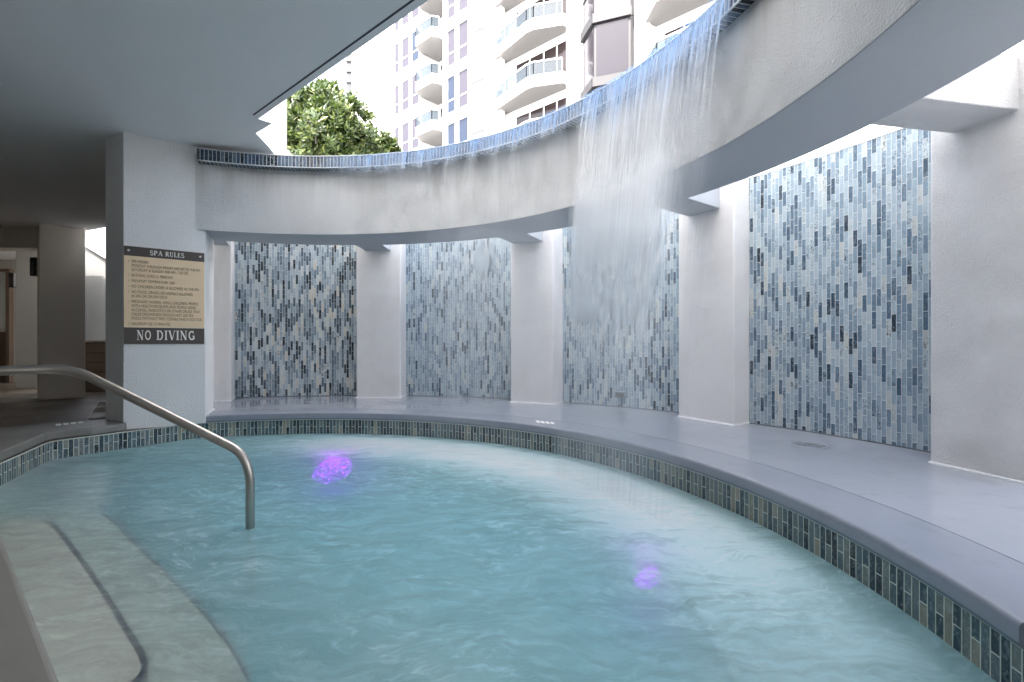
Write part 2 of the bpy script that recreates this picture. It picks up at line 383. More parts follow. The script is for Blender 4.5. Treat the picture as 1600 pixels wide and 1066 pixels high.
fo = t.add('MixShader', {0:.42,1:fo,2:t.add('BsdfTranslucent', {0:fcol}).outputs[0]}).outputs[0]
body = t.add('MixShader', {0:foam,1:under,2:fo}).outputs[0]
gl = t.add('BsdfGlossy', {0:(1,1,1,1),'Roughness':.16,'Normal':bp}).outputs[0]
fr = t.add('Fresnel', {'IOR':1.33,'Normal':bp}).outputs[0]
sh = t.add('MixShader', {0:t.math('MULTIPLY', fr, .55),1:body,2:gl}).outputs[0]
t.surf(sh)
ab = t.add('VolumeAbsorption', {'Color':(.30,.87,.96,1),'Density':1.1})
t.t.links.new(ab.outputs[0], t.out.inputs['Volume'])
M_water = t.m
mb = MB(); wo = [tuple(p) for p in inset_path(outline, -.006)]
mb.prism(wo, -.675, ZW); o = mb.build('water', M_water, weld=True); tag(o, kind='structure')

# ---------------------------------------------------------------- left coping, left deck, lower floor, ground
lc = [Vector(p)*H for p in ((-4.81,6.126),(-4.97,5.83),(-5.15,5.66),(-5.20,5.58),(-5.18,5.46),(-5.12,5.36),(-4.69,4.51),(-4.34,3.85),(-3.58,3.18),(-2.70,2.60),(-1.328,1.453),(0.05,.30),(1.5,-.92))]
lo = inset_path(lc, 0.0)
lc = [p+n for p,n in zip(lc, [Vector((0,0))]*len(lc))]
back = [(1.3,-7.6),(-9.9,-7.6),(-9.9,.5),(-5.15,4.96),(-4.56,5.50),(-4.34,5.62)]
mb = MB(); poly = [tuple(p) for p in lc]+back
mb.prism(poly, -.085, 0); o = mb.build('left_deck', M_leftdeck, bevel=.018, seg=4); tag(o, kind='structure')
mb = MB(); mb.prism([(-40,-8),(-4.35,-8),(-4.35,3.6),(-4.7,5.3),(-3.8,6.5),(-3.0,8.0),(-3,14),(-40,14)], -.6, -.23); o = mb.build('lower_floor', M_lowfloor); tag(o, kind='structure')
mb = MB(); mb.face([(-4000,-4000,-.95),(4000,-4000,-.95),(4000,4000,-.95),(-4000,4000,-.95)]); o = mb.build('ground', plain('paved_ground', (.30,.29,.27), .8, .15, .3)); tag(o, kind='structure')

# ---------------------------------------------------------------- tiled walls and piers
def pierplan(x0,y0,x1,y1,x2,y2,deep):
    a, b, c = gp(x0,y0,1), gp(x1,y1,1), gp(x2,y2,1)
    dv = (c-b).normalized()*deep
    return a, b, b+dv, a+dv
piers = [(332,627.5,361.5,627,365.5,622.8,.62,'white stucco pier mostly hidden behind the sign pier, left of the grey tiled wall'),
         (556.8,622,626,622,631.5,619.5,.55,'white stucco pier between the leftmost tiled wall and the second tiled wall'),
         (797.6,628.7,864.6,631.9,877.5,629.4,.55,'white stucco pier in the middle, veiled by falling water at its top'),
         (1060,651.5,1147,665.7,1167.6,662,.55,'white stucco pier left of the largest bright blue tiled wall'),
         (1453,723.7,1640,765,1690,750,.6,'widest roughcast white pier at the right edge, beyond the largest tiled wall')]
pp = []
for i, a in enumerate(piers):
    q = pierplan(*a[:7]); pp.append(q)
    if i == 0: q = (q[0]-(q[1]-q[0]).normalized()*.25, q[1], q[2], q[3]-(q[1]-q[0]).normalized()*.25)
    o = empty('stucco_pier', ((q[0].x+q[2].x)/2,(q[0].y+q[2].y)/2,0)); tag(o, a[7], 'pier', 'piers round the spa')
    mb = MB(); mb.prism([tuple(p) for p in q], -.05, ZP); mb.build('shaft', M_pier, o, bevel=.018, seg=3)
    # caulked bead at the foot
    c = sum((Vector(p) for p in q), Vector((0,0)))/4
    mb = MB(); e = [p+(p-c).normalized()*.013 for p in q]; mb.prism([tuple(p) for p in e], -.03, .014); mb.build('base_bead', M_trim, o, bevel=.006)
    # cross beam that ties the pier to the ring beam
    f0, f1 = q[0], q[1]
    if i == 0: s0, s1 = .55, .95
    elif i == 4: s0, s1 = .228, .778
    else: s0, s1 = {1:(.20,.78),2:(.06,.76),3:(.20,.76)}[i]
    a0, a1 = f0.lerp(f1, s0), f0.lerp(f1, s1); din = (CC-(a0+a1)/2).normalized()
    L0 = (a0-CC).length - 5.0*H; 
    a0e, a1e = a0-din*.03, a1-din*.03
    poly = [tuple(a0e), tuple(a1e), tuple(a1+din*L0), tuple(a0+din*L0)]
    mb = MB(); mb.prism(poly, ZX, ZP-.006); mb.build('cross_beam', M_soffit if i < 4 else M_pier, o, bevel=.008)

wallspec = [(0, 365.8,621.8, 555,618.6, M_panel_grey,'leftmost tiled wall in grey and charcoal glass mosaic, beside the rules sign'),
            (1, 632,618.2, 797.6,623.6, M_panel,'tiled wall second from left, pale blue mosaic between two white piers'),
            (2, 878,629, 1060,645, M_panel,'tiled wall third from left, misted by falling water with a small square outlet'),
            (3, 1168,661.2, 1452,706.8, M_panel,'largest and nearest tiled wall in bright blue glass mosaic on the right')]
for i, x0,y0,x1,y1, mat, lab in wallspec:
    a, b = gp(x0,y0,1)-CC, gp(x1,y1,1)-CC
    ta, tb = math.atan2(a.y,a.x), math.atan2(b.y,b.x); ra, rb2 = a.length, b.length
    n = 24; rows = []; us = []; vs = []; rows2 = []; pl = []
    for k in range(n+1):
        f = -.02 + 1.12*k/n; th = ta+(tb-ta)*f; r = ra+(rb2-ra)*f
        pl.append((th, r))
    o = empty('tiled_wall', (CC.x+a.x, CC.y+a.y, 0)); tag(o, lab, 'tiled wall', 'mosaic walls round the spa')
    mb = MB(); c, s = math.cos, math.sin
    P = lambda th, r, z: (CC.x+r*c(th), CC.y+r*s(th), z)
    mb.strip([[P(th,r,-.02) for th,r in pl],[P(th,r,ZP) for th,r in pl]], [[-th*5.72+i*13.7 for th,r in pl]]*2, [[-.02]*(n+1),[ZP]*(n+1)])
    mb.build('mosaic_face', mat, o)
    mb = MB(); mb.strip([[P(th,r,-.03) for th,r in pl],[P(th,r+.12,-.03) for th,r in pl],[P(th,r+.12,ZP+.004) for th,r in pl],[P(th,r-.004,ZP+.004) for th,r in pl],[P(th,r-.004,ZP-.008) for th,r in pl]])
    mb.build('wall_core', M_trim, o)
    mb = MB(); mb.tube([P(th,r-.003,.003) for th,r in pl], .006, 6); mb.build('base_joint', plain('dark_sealant',(.09,.10,.11),.7), o)
    if i == 2:
        p = onray(969, P(pl[5][0],pl[5][1],0)[:2], P(pl[16][0],pl[16][1],0)[:2]); q = onray(955, P(pl[5][0],pl[5][1],0)[:2], P(pl[16][0],pl[16][1],0)[:2]); tt=(p-q).normalized(); nn=Vector((tt.y,-tt.x))
        z = H-(617-HY)/F*p.y
        mb = MB(); e = [p-tt*.075-nn*.05, p+tt*.075-nn*.05, p+tt*.075+nn*.012, p-tt*.075+nn*.012]; mb.prism([tuple(v) for v in e], z-.045, z+.045); w = mb.build('outlet_cover', plain('grey_cover',(.22,.25,.27),.4), o, bevel=.006)
        mb = MB(); e = [p-tt*.058+nn*.010, p+tt*.058+nn*.010, p+tt*.058+nn*.015, p-tt*.058+nn*.015]; mb.prism([tuple(v) for v in e], z-.030, z+.030); mb.build('flap', plain('dark_cover',(.10,.12,.13),.35), w)

# ---------------------------------------------------------------- ring beam with the tiled lip
ring = empty('ring_beam', (CC.x, CC.y+3.8, ZB)); tag(ring, 'curved white roughcast beam sweeping over the spa with a tiled waterfall lip', 'curved beam')
BT0, BT1 = -24, 117
rin2 = off(rb,.0)
o = arc_solid(MB(), BT0, BT1, [(rb,ZB),(rb,ZLT-.02),(rbo,ZLT-.02),(rbo,ZB+.002)], 140)
o = o.build('beam_body', M_beam, ring); smooth_by_angle(o)
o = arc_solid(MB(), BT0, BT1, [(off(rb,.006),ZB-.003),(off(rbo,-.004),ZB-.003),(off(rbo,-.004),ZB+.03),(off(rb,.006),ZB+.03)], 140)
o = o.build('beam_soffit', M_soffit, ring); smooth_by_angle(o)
def thpx(x, y, h): p = gp(x,y,h)-CC; return math.degrees(math.atan2(p.y,p.x))
LT1 = 112.0; LT0 = -24
mb = arc_solid(MB(), LT0, LT1, [(rl,ZLB),(rl,ZLT),(off(rb,.10),ZLT),(off(rb,.10),ZLB+.002)], 140)
# underside tiles need their own v so the joints slant across the depth
o = mb.build('tiled_lip', M_lip, ring, weld=False); smooth_by_angle(o)
mb = MB()
for rr, zz in ((off(rl,-.003),ZLT+.002),(off(rl,-.003),ZLB-.001)):
    mb.tube([(*pol(rr(LT0+(LT1-LT0)*k/140), LT0+(LT1-LT0)*k/140), zz) for k in range(141)], .0065, 6)
mb.build('lip_grout_bead', plain('lip_grout', (.66,.67,.68), .6), ring)

# ---------------------------------------------------------------- sign pier
sp = empty('sign_pier', (*((sgA+sgB)/2), 0)); tag(sp, 'broad white stucco pier carrying the spa rules sign, reaching the ceiling', 'pier')
sq = [sgA, sgB, Vector((-4.48,7.40))*H, Vector((-5.34,6.47))*H]
mb = MB(); mb.prism([tuple(p) for p in sq], -.084, ZC+.02); mb.build('shaft', M_stucco, sp, bevel=.006)
cs = sum(sq, Vector((0,0)))/4
sd = (sgB-sgA).normalized(); sn = Vector((sd.y,-sd.x))
mb = MB(); a = sgB+sd*.006; b = sq[2]+sd*.012; mb.prism([tuple(a),tuple(b),tuple(b-sd*.05),tuple(a-sd*.05)], -.01, .012); mb.build('base_bead', M_trim, sp)
# end pier on the right, closing the coping
a = Vector(pol(rc(T0)+OVER, T0)); rdv = (a-CC).normalized(); tv = Vector((rdv.y,-rdv.x))
ep = empty('end_pier', (a.x,a.y,0)); tag(ep, 'white stucco pier just outside the right edge, closing the end of the coping', 'pier')
mb = MB(); mb.prism([tuple(a+tv*.004),tuple(a+tv*.7),tuple(a+tv*.7+rdv*.7),tuple(a+rdv*.7+tv*.10)], -.084, ZC); mb.build('shaft', M_stucco, ep, bevel=.006)

# ---------------------------------------------------------------- ceiling slab and an added unseen storey that blocks the sun
P1,P2,P3,P4,P5 = [gp(x,y,2.66) for x,y in ((403,186),(425.6,193),(400,208.4),(417,226.4),(429.5,241.6))]
ed = (gp(660,8,2.66)-gp(404,186,2.66)).normalized()
far = P1+ed*13
back_edge = [(-3.0,6.5),(-3.1,7.6),(-6.6,9.0),(-8.6,9.95),(-12.0,13.6),(-30,13.6),(-30,-14),(12,-14)]
slab_poly = [tuple(far), tuple(P1), tuple(P2), tuple(P3), tuple(P4), tuple(P5)]+back_edge
pod = empty('podium_building', (-6,-2,ZC)); tag(pod, 'grey ceiling slab of the building overhead, open to the sky at the right', 'building')
mb = MB(); mb.prism(slab_poly, ZC, ZC+.32); mb.build('ceiling_slab', M_ceiling, pod)
en = Vector((-ed.y, ed.x)); en = en if en.y > 0 else -en
mb = MB()
for d0, d1 in ((-.075,-.060),):
    a, b = P1+en*d0+ed*.06, far+en*d0; c, d = far+en*d1, P1+en*d1+ed*.06
    mb.prism([tuple(p) for p in (a,b,c,d)], ZC-.003, ZC+.01)
mb.build('drip_groove', plain('dark_groove',(.07,.07,.08),.9), pod)
UP = 4.8
us_poly = [tuple(far-en*.15), tuple(P1-en*.15-ed*.1), tuple(P3+Vector((-.15,0))), tuple(P5+Vector((-.2,0))), (-3.2,7.0),(-8.5,9.3),(-29,9.6),(-29,-13),(11,-13)]
mb = MB(); mb.prism(us_poly, ZC+.32, ZC+UP); mb.build('added_sun_block', M_stucco, pod)  # unseen storey added here, its height set to keep sun off the spa
mb = MB(); mb.box(-16.6,10,-4.6,-4.3,-.3,ZC-.002); mb.build('added_rear_wall', M_stucco, pod)  # unseen wall added behind the camera to cut light from the rear
# white curved moulding beyond the notch
cw = empty('curved_parapet', (-3.7,7.4,ZC)); tag(cw, 'white curved parapet end seen past the ceiling notch beside the green tree', 'parapet')
Yp = 7.3
def pz(x,y,Y): return ((x-CX)/F*Y, H+(HY-y)/F*Y)
sil = [pz(x,y,Yp) for x,y in ((380,275),(447,275),(446.5,243),(446,232),(444,222),(440,213),(436.5,207),(436,200),(436,150),(436,90),(380,90))]
mb = MB(); fr_ = [(p[0],Yp,p[1]) for p in sil]; bk = [(p[0]-.25,Yp+.5,p[1]) for p in sil]
mb.face(fr_); mb.face(bk[::-1])
for k in range(len(sil)): mb.face([fr_[k],fr_[(k+1)%len(sil)],bk[(k+1)%len(sil)],bk[k]])
mb.build('parapet_body', M_trim, cw)
gr = curve([pz(x,y,Yp) for x,y in ((403,203),(412,213),(420,223),(428,232),(434,241),(440,252))],4)
mb = MB(); mb.tube([(p[0],Yp-.002,p[1]) for p in gr], .014, 6); mb.build('reveal_line', plain('shadow_reveal',(.10,.10,.10),.9), cw)

# ---------------------------------------------------------------- rooms and columns at the left
def prism_thing(name, lab, cat, plan, z0, z1, mat, bev=.012, group=None):
    mb = MB(); mb.prism([tuple(p) for p in plan], z0, z1); o = mb.build(name, mat, bevel=bev); return tag(o, lab, cat, group)
a, b = gp(61,348.5,2.66), gp(133.4,357.4,2.66); d = (b-a).normalized(); n = Vector((-d.y,d.x))
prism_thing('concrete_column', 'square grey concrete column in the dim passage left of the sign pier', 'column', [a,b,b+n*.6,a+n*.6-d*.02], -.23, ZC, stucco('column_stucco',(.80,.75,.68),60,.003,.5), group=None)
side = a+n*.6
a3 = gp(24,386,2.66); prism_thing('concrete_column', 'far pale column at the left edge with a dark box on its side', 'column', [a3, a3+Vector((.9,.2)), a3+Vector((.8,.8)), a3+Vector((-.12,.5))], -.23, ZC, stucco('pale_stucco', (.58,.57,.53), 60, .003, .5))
prism_thing('added_light_block_wall', 'plain unseen wall added behind the sign pier to keep daylight out', 'wall', [(-4.52,5.62),(-4.36,5.80),(-9.2,11.8),(-9.38,11.6)], -.3, ZC-.003, M_stucco)  # added out of sight to stop daylight reaching the left passage
# dark wall boxes
M_box = plain('dark_box', (.03,.03,.032), .5)
def wallbox(x0,y0,x1,y1,Y,lab):
    xa,za = pz(x0,y0,Y); xb,zb = pz(x1,y1,Y)
    o = empty('wall_lamp', ((xa+xb)/2, Y, zb)); tag(o, lab, 'wall lamp')
    mb = MB(); mb.box(xa,xb,Y,Y+.14,zb,za); mb.build('housing', M_box, o, bevel=.01)
    mb = MB(); mb.box(xa+.02,xb-.02,Y-.012,Y+.02,zb+.03,za-.10); mb.build('cover', plain('dark_cover_plate',(.06,.06,.06),.3), o, bevel=.004)
wallbox(46,402,55,431,9.66,'dark box mounted on the left side of the nearer grey column')
wallbox(13,426,20.5,449,11.9,'small dark box mounted on the far left pale column')
# dropped beam between the columns
A, B = gp(61,348.5,2.66)+Vector((0,.25)), Vector((-20,9.6))
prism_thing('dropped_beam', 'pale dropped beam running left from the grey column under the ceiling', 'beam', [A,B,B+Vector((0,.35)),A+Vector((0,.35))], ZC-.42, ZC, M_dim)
# far wall with a door
fw = empty('passage_wall', (-15,13.5,-.23)); tag(fw, 'pale back wall of the passage at the far left with a timber door', 'wall')
mb = MB(); mb.box(-30,-11.9,13.4,13.7,-.23,ZC); mb.box(-17,-16.7,-12,13.39,-.23,ZC); mb.build('wall_face', stucco('cream_stucco',(.70,.68,.62),60,.003,.5), fw)  # second box is an unseen side wall added to darken the passage
dr = MB(); dr.box(-14.6,-13.62,13.33,13.397,-.23,1.15); d1 = dr.build('door', plain('brown_timber',(.12,.075,.05),.5), fw)
mb = MB(); mb.box(-14.55,-13.67,13.3,13.325,1.2,2.75); mb.build('window', plain('bright_glazing',(.62,.64,.62),.2), fw)
mb = MB()
for xx in (-14.68,-13.6): mb.box(xx-.05,xx+.05,13.28,13.397,-.23,2.85)
mb.box(-14.63,-13.65,13.28,13.397,2.78,2.85); mb.build('frame', plain('brown_frame',(.18,.12,.085),.5), d1)
# stair parapet outside and timber bench wall
Y = 14.0
pts_ = [pz(x,y,Y) for x,y in ((95,360),(133,382),(166,402.5),(215,432),(215,640),(95,640))]
mb = MB(); fr_ = [(p[0],Y,p[1]) for p in pts_]; bk = [(p[0],Y+.3,p[1]) for p in pts_]
mb.face(fr_); mb.face(bk[::-1])
for k in range(6): mb.face([fr_[k],fr_[(k+1)%6],bk[(k+1)%6],bk[k]])
stp = empty('stair_wall', (-11.5,Y,-.2)); tag(stp, 'white stair wall with a sloping top seen outside between two columns', 'wall')
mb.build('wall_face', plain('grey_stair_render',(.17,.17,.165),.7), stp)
mb = MB()
q = [pz(x,y,Y) for x,y in ((95,357),(215,429))]
mb.bar((q[0][0],Y+.1,q[0][1]),(q[1][0],Y+.1,q[1][1]),.5,.07); mb.build('coping_cap', M_trim, stp)
mb = MB()
q = [pz(x,y,Y) for x,y in ((95,364),(215,436))]
mb.bar((q[0][0],Y-.01,q[0][1]),(q[1][0],Y-.01,q[1][1]),.03,.03); mb.build('shadow_line', plain('stair_cap_shade',(.12,.12,.12),.8), stp)  # dark bar painted in as the shade under the cap
bw = empty('timber_planter', (-9.0,10.9,-.23)); tag(bw, 'low brown slatted timber planter wall behind the grey column', 'planter')
mb = MB(); mb.box(-9.92,-7.58,10.96,11.28,-.23,.858); mb.build('planter_box', plain('planter_core',(.10,.08,.06),.7), bw)
for k in range(5):
    mb = MB(); zz = -.22+k*.215; mb.box(-9.9,-7.6,10.9,10.95,zz,zz+.195); mb.build('board', plain('planter_board',(.20,.15,.11),.6,.2,6), bw, bevel=.006)
mb = MB(); mb.box(-9.95,-7.55,10.86,11.3,.86,.90); mb.build('top_rail', plain('planter_top',(.26,.20,.15),.6), bw, bevel=.006)

# ---------------------------------------------------------------- handrail
PR = Vector((-1.854*H, 3.49*H))
hr = empty('handrail', (PR.x,PR.y,ZW)); tag(hr, 'bent metal grab rail rising out of the water and running left over the steps', 'handrail')
def P3(x,y,Y): a = pz(x,y,Y); return Vector((a[0],Y,a[1]))
ctrl = [P3(391,1000,2.966), P3(391,740,2.966), P3(377,706,2.96), P3(128,583,2.80), P3(92,576.5,2.77), P3(-8,579.5,2.62), P3(-150,586,2.45), Vector((-3.35,2.4,.62)), Vector((-3.35,2.4,.001))]
rads = [0,.10,.09,.12,.25,0.3,.12,.12,0]
def fillet(c, rad, n=10):
    out = [c[0]]
    for i in range(1,len(c)-1):
        p = c[i]; a = (c[i-1]-p); b = (c[i+1]-p); r = min(rad[i], a.length*.48, b.length*.48)
        p0, p1 = p+a.normalized()*r, p+b.normalized()*r
        for k in range(n+1):
            t = k/n; out.append(p0*(1-t)**2+p*2*t*(1-t)+p1*t*t)
    return out+[c[-1]]
mb = MB(); mb.tube(fillet(ctrl, rads), .0255, 24); mb.build('rail_tube', M_metal, hr)
mb = MB(); mb.tube([(-3.35,2.4,.0),(-3.35,2.4,.012)], .06, 24); mb.build('floor_flange', M_steel, hr)

# ---------------------------------------------------------------- the sign
sg = empty('rules_sign', (*((sgA+sgB)/2+sn*.01), H)); tag(sg, 'tan and brown spa rules board with no diving banner screwed to white pier', 'sign')
W = (sgB-sgA).length; Z0s, Z1s = H-.012, H+1.225*H
sx0, sx1 = .004, W*.985
def sp3(s, z, d): p = sgA+sd*s+sn*d; return (p.x,p.y,z)
def plate(name, s0,s1,z0,z1,d0,d1,mat,par,bev=.001):
    a,b = sgA+sd*s0+sn*d0, sgA+sd*s1+sn*d0; c,e = sgA+sd*s1+sn*d1, sgA+sd*s0+sn*d1
    mb = MB(); mb.prism([tuple(p) for p in (a,b,c,e)], z0, z1); return mb.build(name, mat, par, bevel=bev)
HS = Z1s-Z0s
zt, zb_ = Z1s-HS*.098, Z0s+HS*.170
plate('tan_board', sx0,sx1,Z0s,Z1s,-.002,.010,plain('tan_board',(.78,.59,.38),.45,.05),sg)
M_brown = plain('dark_brown_board',(.055,.042,.036),.4,.1)
plate('header_band', sx0,sx1,zt,Z1s,.0105,.013,M_brown,sg)
plate('footer_band', sx0,sx1,Z0s,zb_,.0105,.013,M_brown,sg)
plate('pale_edge', sx0,sx1,zb_,zb_+.006,.0105,.012,plain('pale_line',(.72,.66,.52),.5),sg)
M_letter = plain('cream_letter',(.80,.78,.72),.5,.03); M_print = plain('brown_print',(.10,.065,.04),.6,.05)
SA, SF = .17, .065
def arcp(cx,cy,rx,ry,a0,a1,n=14): return [(cx+rx*math.cos(R(a0+(a1-a0)*k/n)), cy+ry*math.sin(R(a0+(a1-a0)*k/n))) for k in range(n+1)]
def sf(x,y,w=.26): return ([(x-w/2,y),(x+w/2,y)], .055)
b_, t_ = .028, .972
GL = {
 'S':(.66,[(arcp(.33,.74,.22,.22,35,180)+arcp(.33,.74,.22,.24,180,250,6)+arcp(.33,.27,.24,.25,70,0,6)+arcp(.33,.27,.24,.24,0,-145),.13),([(.53,.70),(.53,.95)],.05),([(.10,.06),(.10,.30)],.05)]),
 'P':(.70,[([(.17,0),(.17,1)],SA),([(.17,.955),(.36,.955)],.08),(arcp(.36,.73,.22,.225,90,-90),.14),([(.36,.50),(.17,.50)],.07),sf(.17,b_,.36),sf(.12,t_,.22)]),
 'A':(.86,[([(.12,0),(.42,1)],SF),([(.42,1),(.70,0)],SA),([(.22,.33),(.60,.33)],SF),sf(.12,b_,.24),sf(.70,b_,.32)]),
 'R':(.82,[([(.17,0),(.17,1)],SA),([(.17,.955),(.36,.955)],.08),(arcp(.36,.745,.21,.21,90,-90),.14),([(.40,.53),(.17,.53)],.07),([(.38,.52),(.70,.02)],SA),sf(.17,b_,.36),sf(.12,t_,.22),sf(.74,b_,.18)]),
 'U':(.82,[([(.18,1),(.18,.30)],SA),(arcp(.40,.30,.22,.28,180,360),.10),([(.62,.30),(.62,1)],SF),sf(.18,t_,.34),sf(.62,t_,.26)]),
 'L':(.68,[([(.17,0),(.17,1)],SA),([(.17,.04),(.58,.04)],.08),([(.60,0),(.60,.28)],.06),sf(.17,t_,.36),sf(.12,b_,.2)]),
 'E':(.70,[([(.17,0),(.17,1)],SA),([(.17,.04),(.58,.04)],.08),([(.17,.96),(.55,.96)],.08),([(.17,.51),(.42,.51)],.07),([(.58,0),(.60,.26)],.06),([(.55,1),(.55,.76)],.06),([(.42,.40),(.42,.62)],.05),sf(.10,b_,.2),sf(.10,t_,.2)]),
 'N':(.90,[([(.15,0),(.15,1)],SF),([(.15,1),(.70,0)],SA),([(.70,0),(.70,1)],SF),sf(.15,b_,.26),sf(.70,t_,.26),sf(.09,t_,.2)]),
 'O':(.86,[(arcp(.42,.5,.30,.44,0,360,28),.14)]),
 'D':(.84,[([(.17,0),(.17,1)],SA),([(.17,.955),(.36,.955)],.08),(arcp(.34,.5,.32,.455,90,-90,18),.14),([(.36,.045),(.17,.045)],.08),sf(.10,b_,.2),sf(.10,t_,.2)]),
 'I':(.38,[([(.17,0),(.17,1)],SA),sf(.17,b_,.34),sf(.17,t_,.34)]),
 'V':(.82,[([(.12,1),(.42,0)],SA),([(.42,0),(.70,1)],SF),sf(.12,t_,.32),sf(.70,t_,.24)]),
 'G':(.86,[(arcp(.42,.5,.30,.44,50,325,24),.14),([(.66,.06),(.66,.44)],SA*.9),sf(.64,.44,.32),([(.62,.66),(.62,.95)],.05)]),
 ' ':(.42,[])}
def serif_text(txt, s0, s1, z0, z1, d, name, par):
    tot = sum(GL[c][0] for c in txt)+.06*(len(txt)-1); hx = (s1-s0)/tot; hz = z1-z0; x = 0; mb = MB(); k = 0
    for ch in txt:
        adv, strokes = GL[ch]
        for pts2, w in strokes:
            n = len(pts2); L_, R_ = [], []
            for i in range(n):
                a = Vector(pts2[max(i-1,0)]); b = Vector(pts2[min(i+1,n-1)]); tt = (b-a).normalized(); nn = Vector((-tt.y,tt.x))*w/2
                p = Vector(pts2[i]); L_.append(p+nn); R_.append(p-nn)
            k += 1; dd = d+.00004*(k % 9)
            f = lambda p, e=0: sp3(s0+(x+p.x)*hx, z0+p.y*hz, dd+e)
            mb.strip([[f(p) for p in L_],[f(p) for p in R_]])
        x += adv+.06
    return mb.build(name, M_letter, par, normals=False)
Ws = sx1-sx0
serif_text('SPA', sx0+Ws*.305, sx0+Ws*.462, zt+.026, Z1s-.026, .0145, 'title_word', sg); serif_text('RULES', sx0+Ws*.495, sx0+Ws*.735, zt+.026, Z1s-.026, .0145, 'title_word', sg)
serif_text('NO', sx0+Ws*.150, sx0+Ws*.325, Z0s+.045, zb_-.030, .0145, 'warning_word', sg); serif_text('DIVING', sx0+Ws*.385, sx0+Ws*.880, Z0s+.045, zb_-.030, .0145, 'warning_word', sg)
rules = [('\u2022','SPA HOURS',0,.44),('','MONDAY THROUGH FRIDAY 6:00 AM TO 9:00 PM',0,0),('','SATURDAY & SUNDAY 8:00 AM - 7:00 PM',0,0),
 ('\u2022','BATHING LOAD 21 PERSONS',1,0),('\u2022','MAXIMUM TEMPERATURE 104F',1,0),('\u2022','NO CHILDREN UNDER 14 ALLOWED IN THE SPA',1,0),
 ('\u2022','NO FOOD, DRINKS OR ANIMALS ALLOWED',1,0),('','IN SPA OR ON SPA DECK',0,0),
 ('\u2022','PREGNANT WOMEN, SMALL CHILDREN, PEOPLE',1,0),('','WITH HEALTH PROBLEMS AND PEOPLE USING',0,0),('','ALCOHOL, NARCOTICS OR OTHER DRUGS THAT',0,0),('','CAUSE DROWSINESS SHOULD NOT USE SPA',0,0),('','POOLS WITHOUT FIRST CONSULTING A DOCTOR',0,0),
 ('\u2022','MAXIMUM USE 15 MINUTES',1,0)]
line = (zt-zb_-.07)/(13*1.0+6*.32+.6); z = zt-.038-line*.75
def text_mesh(text):
    cu = bpy.data.curves.new('t','FONT'); cu.body = text; cu.size = 1.0; cu.space_character = 1.04
    ob = bpy.data.objects.new('t', cu); COL.objects.link(ob); bpy.context.view_layer.update()
    me = bpy.data.meshes.new_from_object(ob.evaluated_get(bpy.context.evaluated_depsgraph_get()))
    bpy.data.objects.remove(ob); bpy.data.curves.remove(cu); return me
meshes = [(bl, text_mesh(tx), gap) for bl, tx, gap, _ in rules]
wid = max(max(v.co.x for v in me.vertices) for _, me, _ in meshes)
fx = Ws*(.965-.088)/wid; fy = line*.98
bu = text_mesh('\u2022')
for bl, me, gap in meshes:
    z -= gap*line*.32
    for v in me.vertices: v.co = sp3(sx0+Ws*.088+v.co.x*fx, z+v.co.y*fy, .0122)
    bl_ = bmesh.new(); bl_.from_mesh(me); bpy.data.meshes.remove(me)
    if bl:
        m2 = bu.copy(); m2.name = 'bullet'
        for v in m2.vertices: v.co = sp3(sx0+Ws*.052+v.co.x*fx, z+v.co.y*fy, .0122)
        link('bullet', m2, M_print, sg)
    me = bpy.data.meshes.new('rule_text'); bl_.to_mesh(me); bl_.free(); link('rule_text', me, M_print, sg)
    z -= line
for s_ in (.055,.945):
    mb = MB(); c = Vector(sp3(sx0+Ws*s_, (zt+Z1s)/2+.006, .013)); d3 = Vector((sn.x,sn.y,0)); mb.tube([c, c+d3*.006], .012, 14); mb.build('screw', M_steel, sg)

# ---------------------------------------------------------------- markings on the decks
M_mark = plain('worn_white_tile', (.78,.78,.74), .5, .15, 30)
def marker(pts4, lab, n):
    a,b,c,d = [gp(*p,1) for p in pts4]; o = empty('depth_marker', ((a.x+c.x)/2,(a.y+c.y)/2,.004)); tag(o, lab, 'deck marker')
    for k in range(n):
        f0, f1 = (k+.14)/n, (k+.86)/n
        q = [a.lerp(b,f0),a.lerp(b,f1),d.lerp(c,f1),d.lerp(c,f0)]
        mb = MB(); mb.prism([tuple(p) for p in q], -.003, .004); mb.build('marker_tile', M_mark, o)
marker(((86,665.8),(132,660.8),(131,658.6),(85,663.4)), 'row of four small worn white marker tiles on the left coping', 4)
marker(((838,660.4),(868,663.6),(866,660.6),(836,657.6)), 'small worn white marker tiles on the coping below the middle pier', 4)
# worn round emblem on the deck
c0 = gp(1263,695.5,1); em = empty('deck_emblem', (c0.x,c0.y,.004)); tag(em, 'worn round no diving emblem on the deck before the largest tiled wall', 'deck marker')
rv = (c0-CC).normalized(); tv2 = Vector((rv.y,-rv.x))
M_em = plain('worn_emblem', (.24,.25,.27), .5, .3, 40)
def ringstrip(r0, r1, gaps):
    mb = MB()
    for k in range(48):
        if k % 12 in gaps: continue
        a0, a1 = k*math.pi/24, (k+1)*math.pi/24
        P_ = lambda r,a: (c0.x+tv2.x*r*math.cos(a)+rv.x*r*math.sin(a), c0.y+tv2.y*r*math.cos(a)+rv.y*r*math.sin(a), .004)
        mb.face([P_(r0,a0),P_(r1,a0),P_(r1,a1),P_(r0,a1)])
    return mb
ringstrip(.128,.140,(3,)).build('emblem_ring', M_em, em)
mb = MB()
for (u0,v0,u1,v1) in ((-.09,-.02,-.05,.02),(-.08,.03,-.03,.03),(-.02,-.03,.03,.0),(-.02,.02,.04,.035),(.05,-.03,.10,-.01),(.06,.02,.095,.035),(-.03,.06,.03,.07),(-.05,-.06,.02,-.055)):
    a = c0+tv2*u0+rv*v0; b = c0+tv2*u1+rv*v1; mb.bar((a.x,a.y,.003),(b.x,b.y,.003),.014,.004)
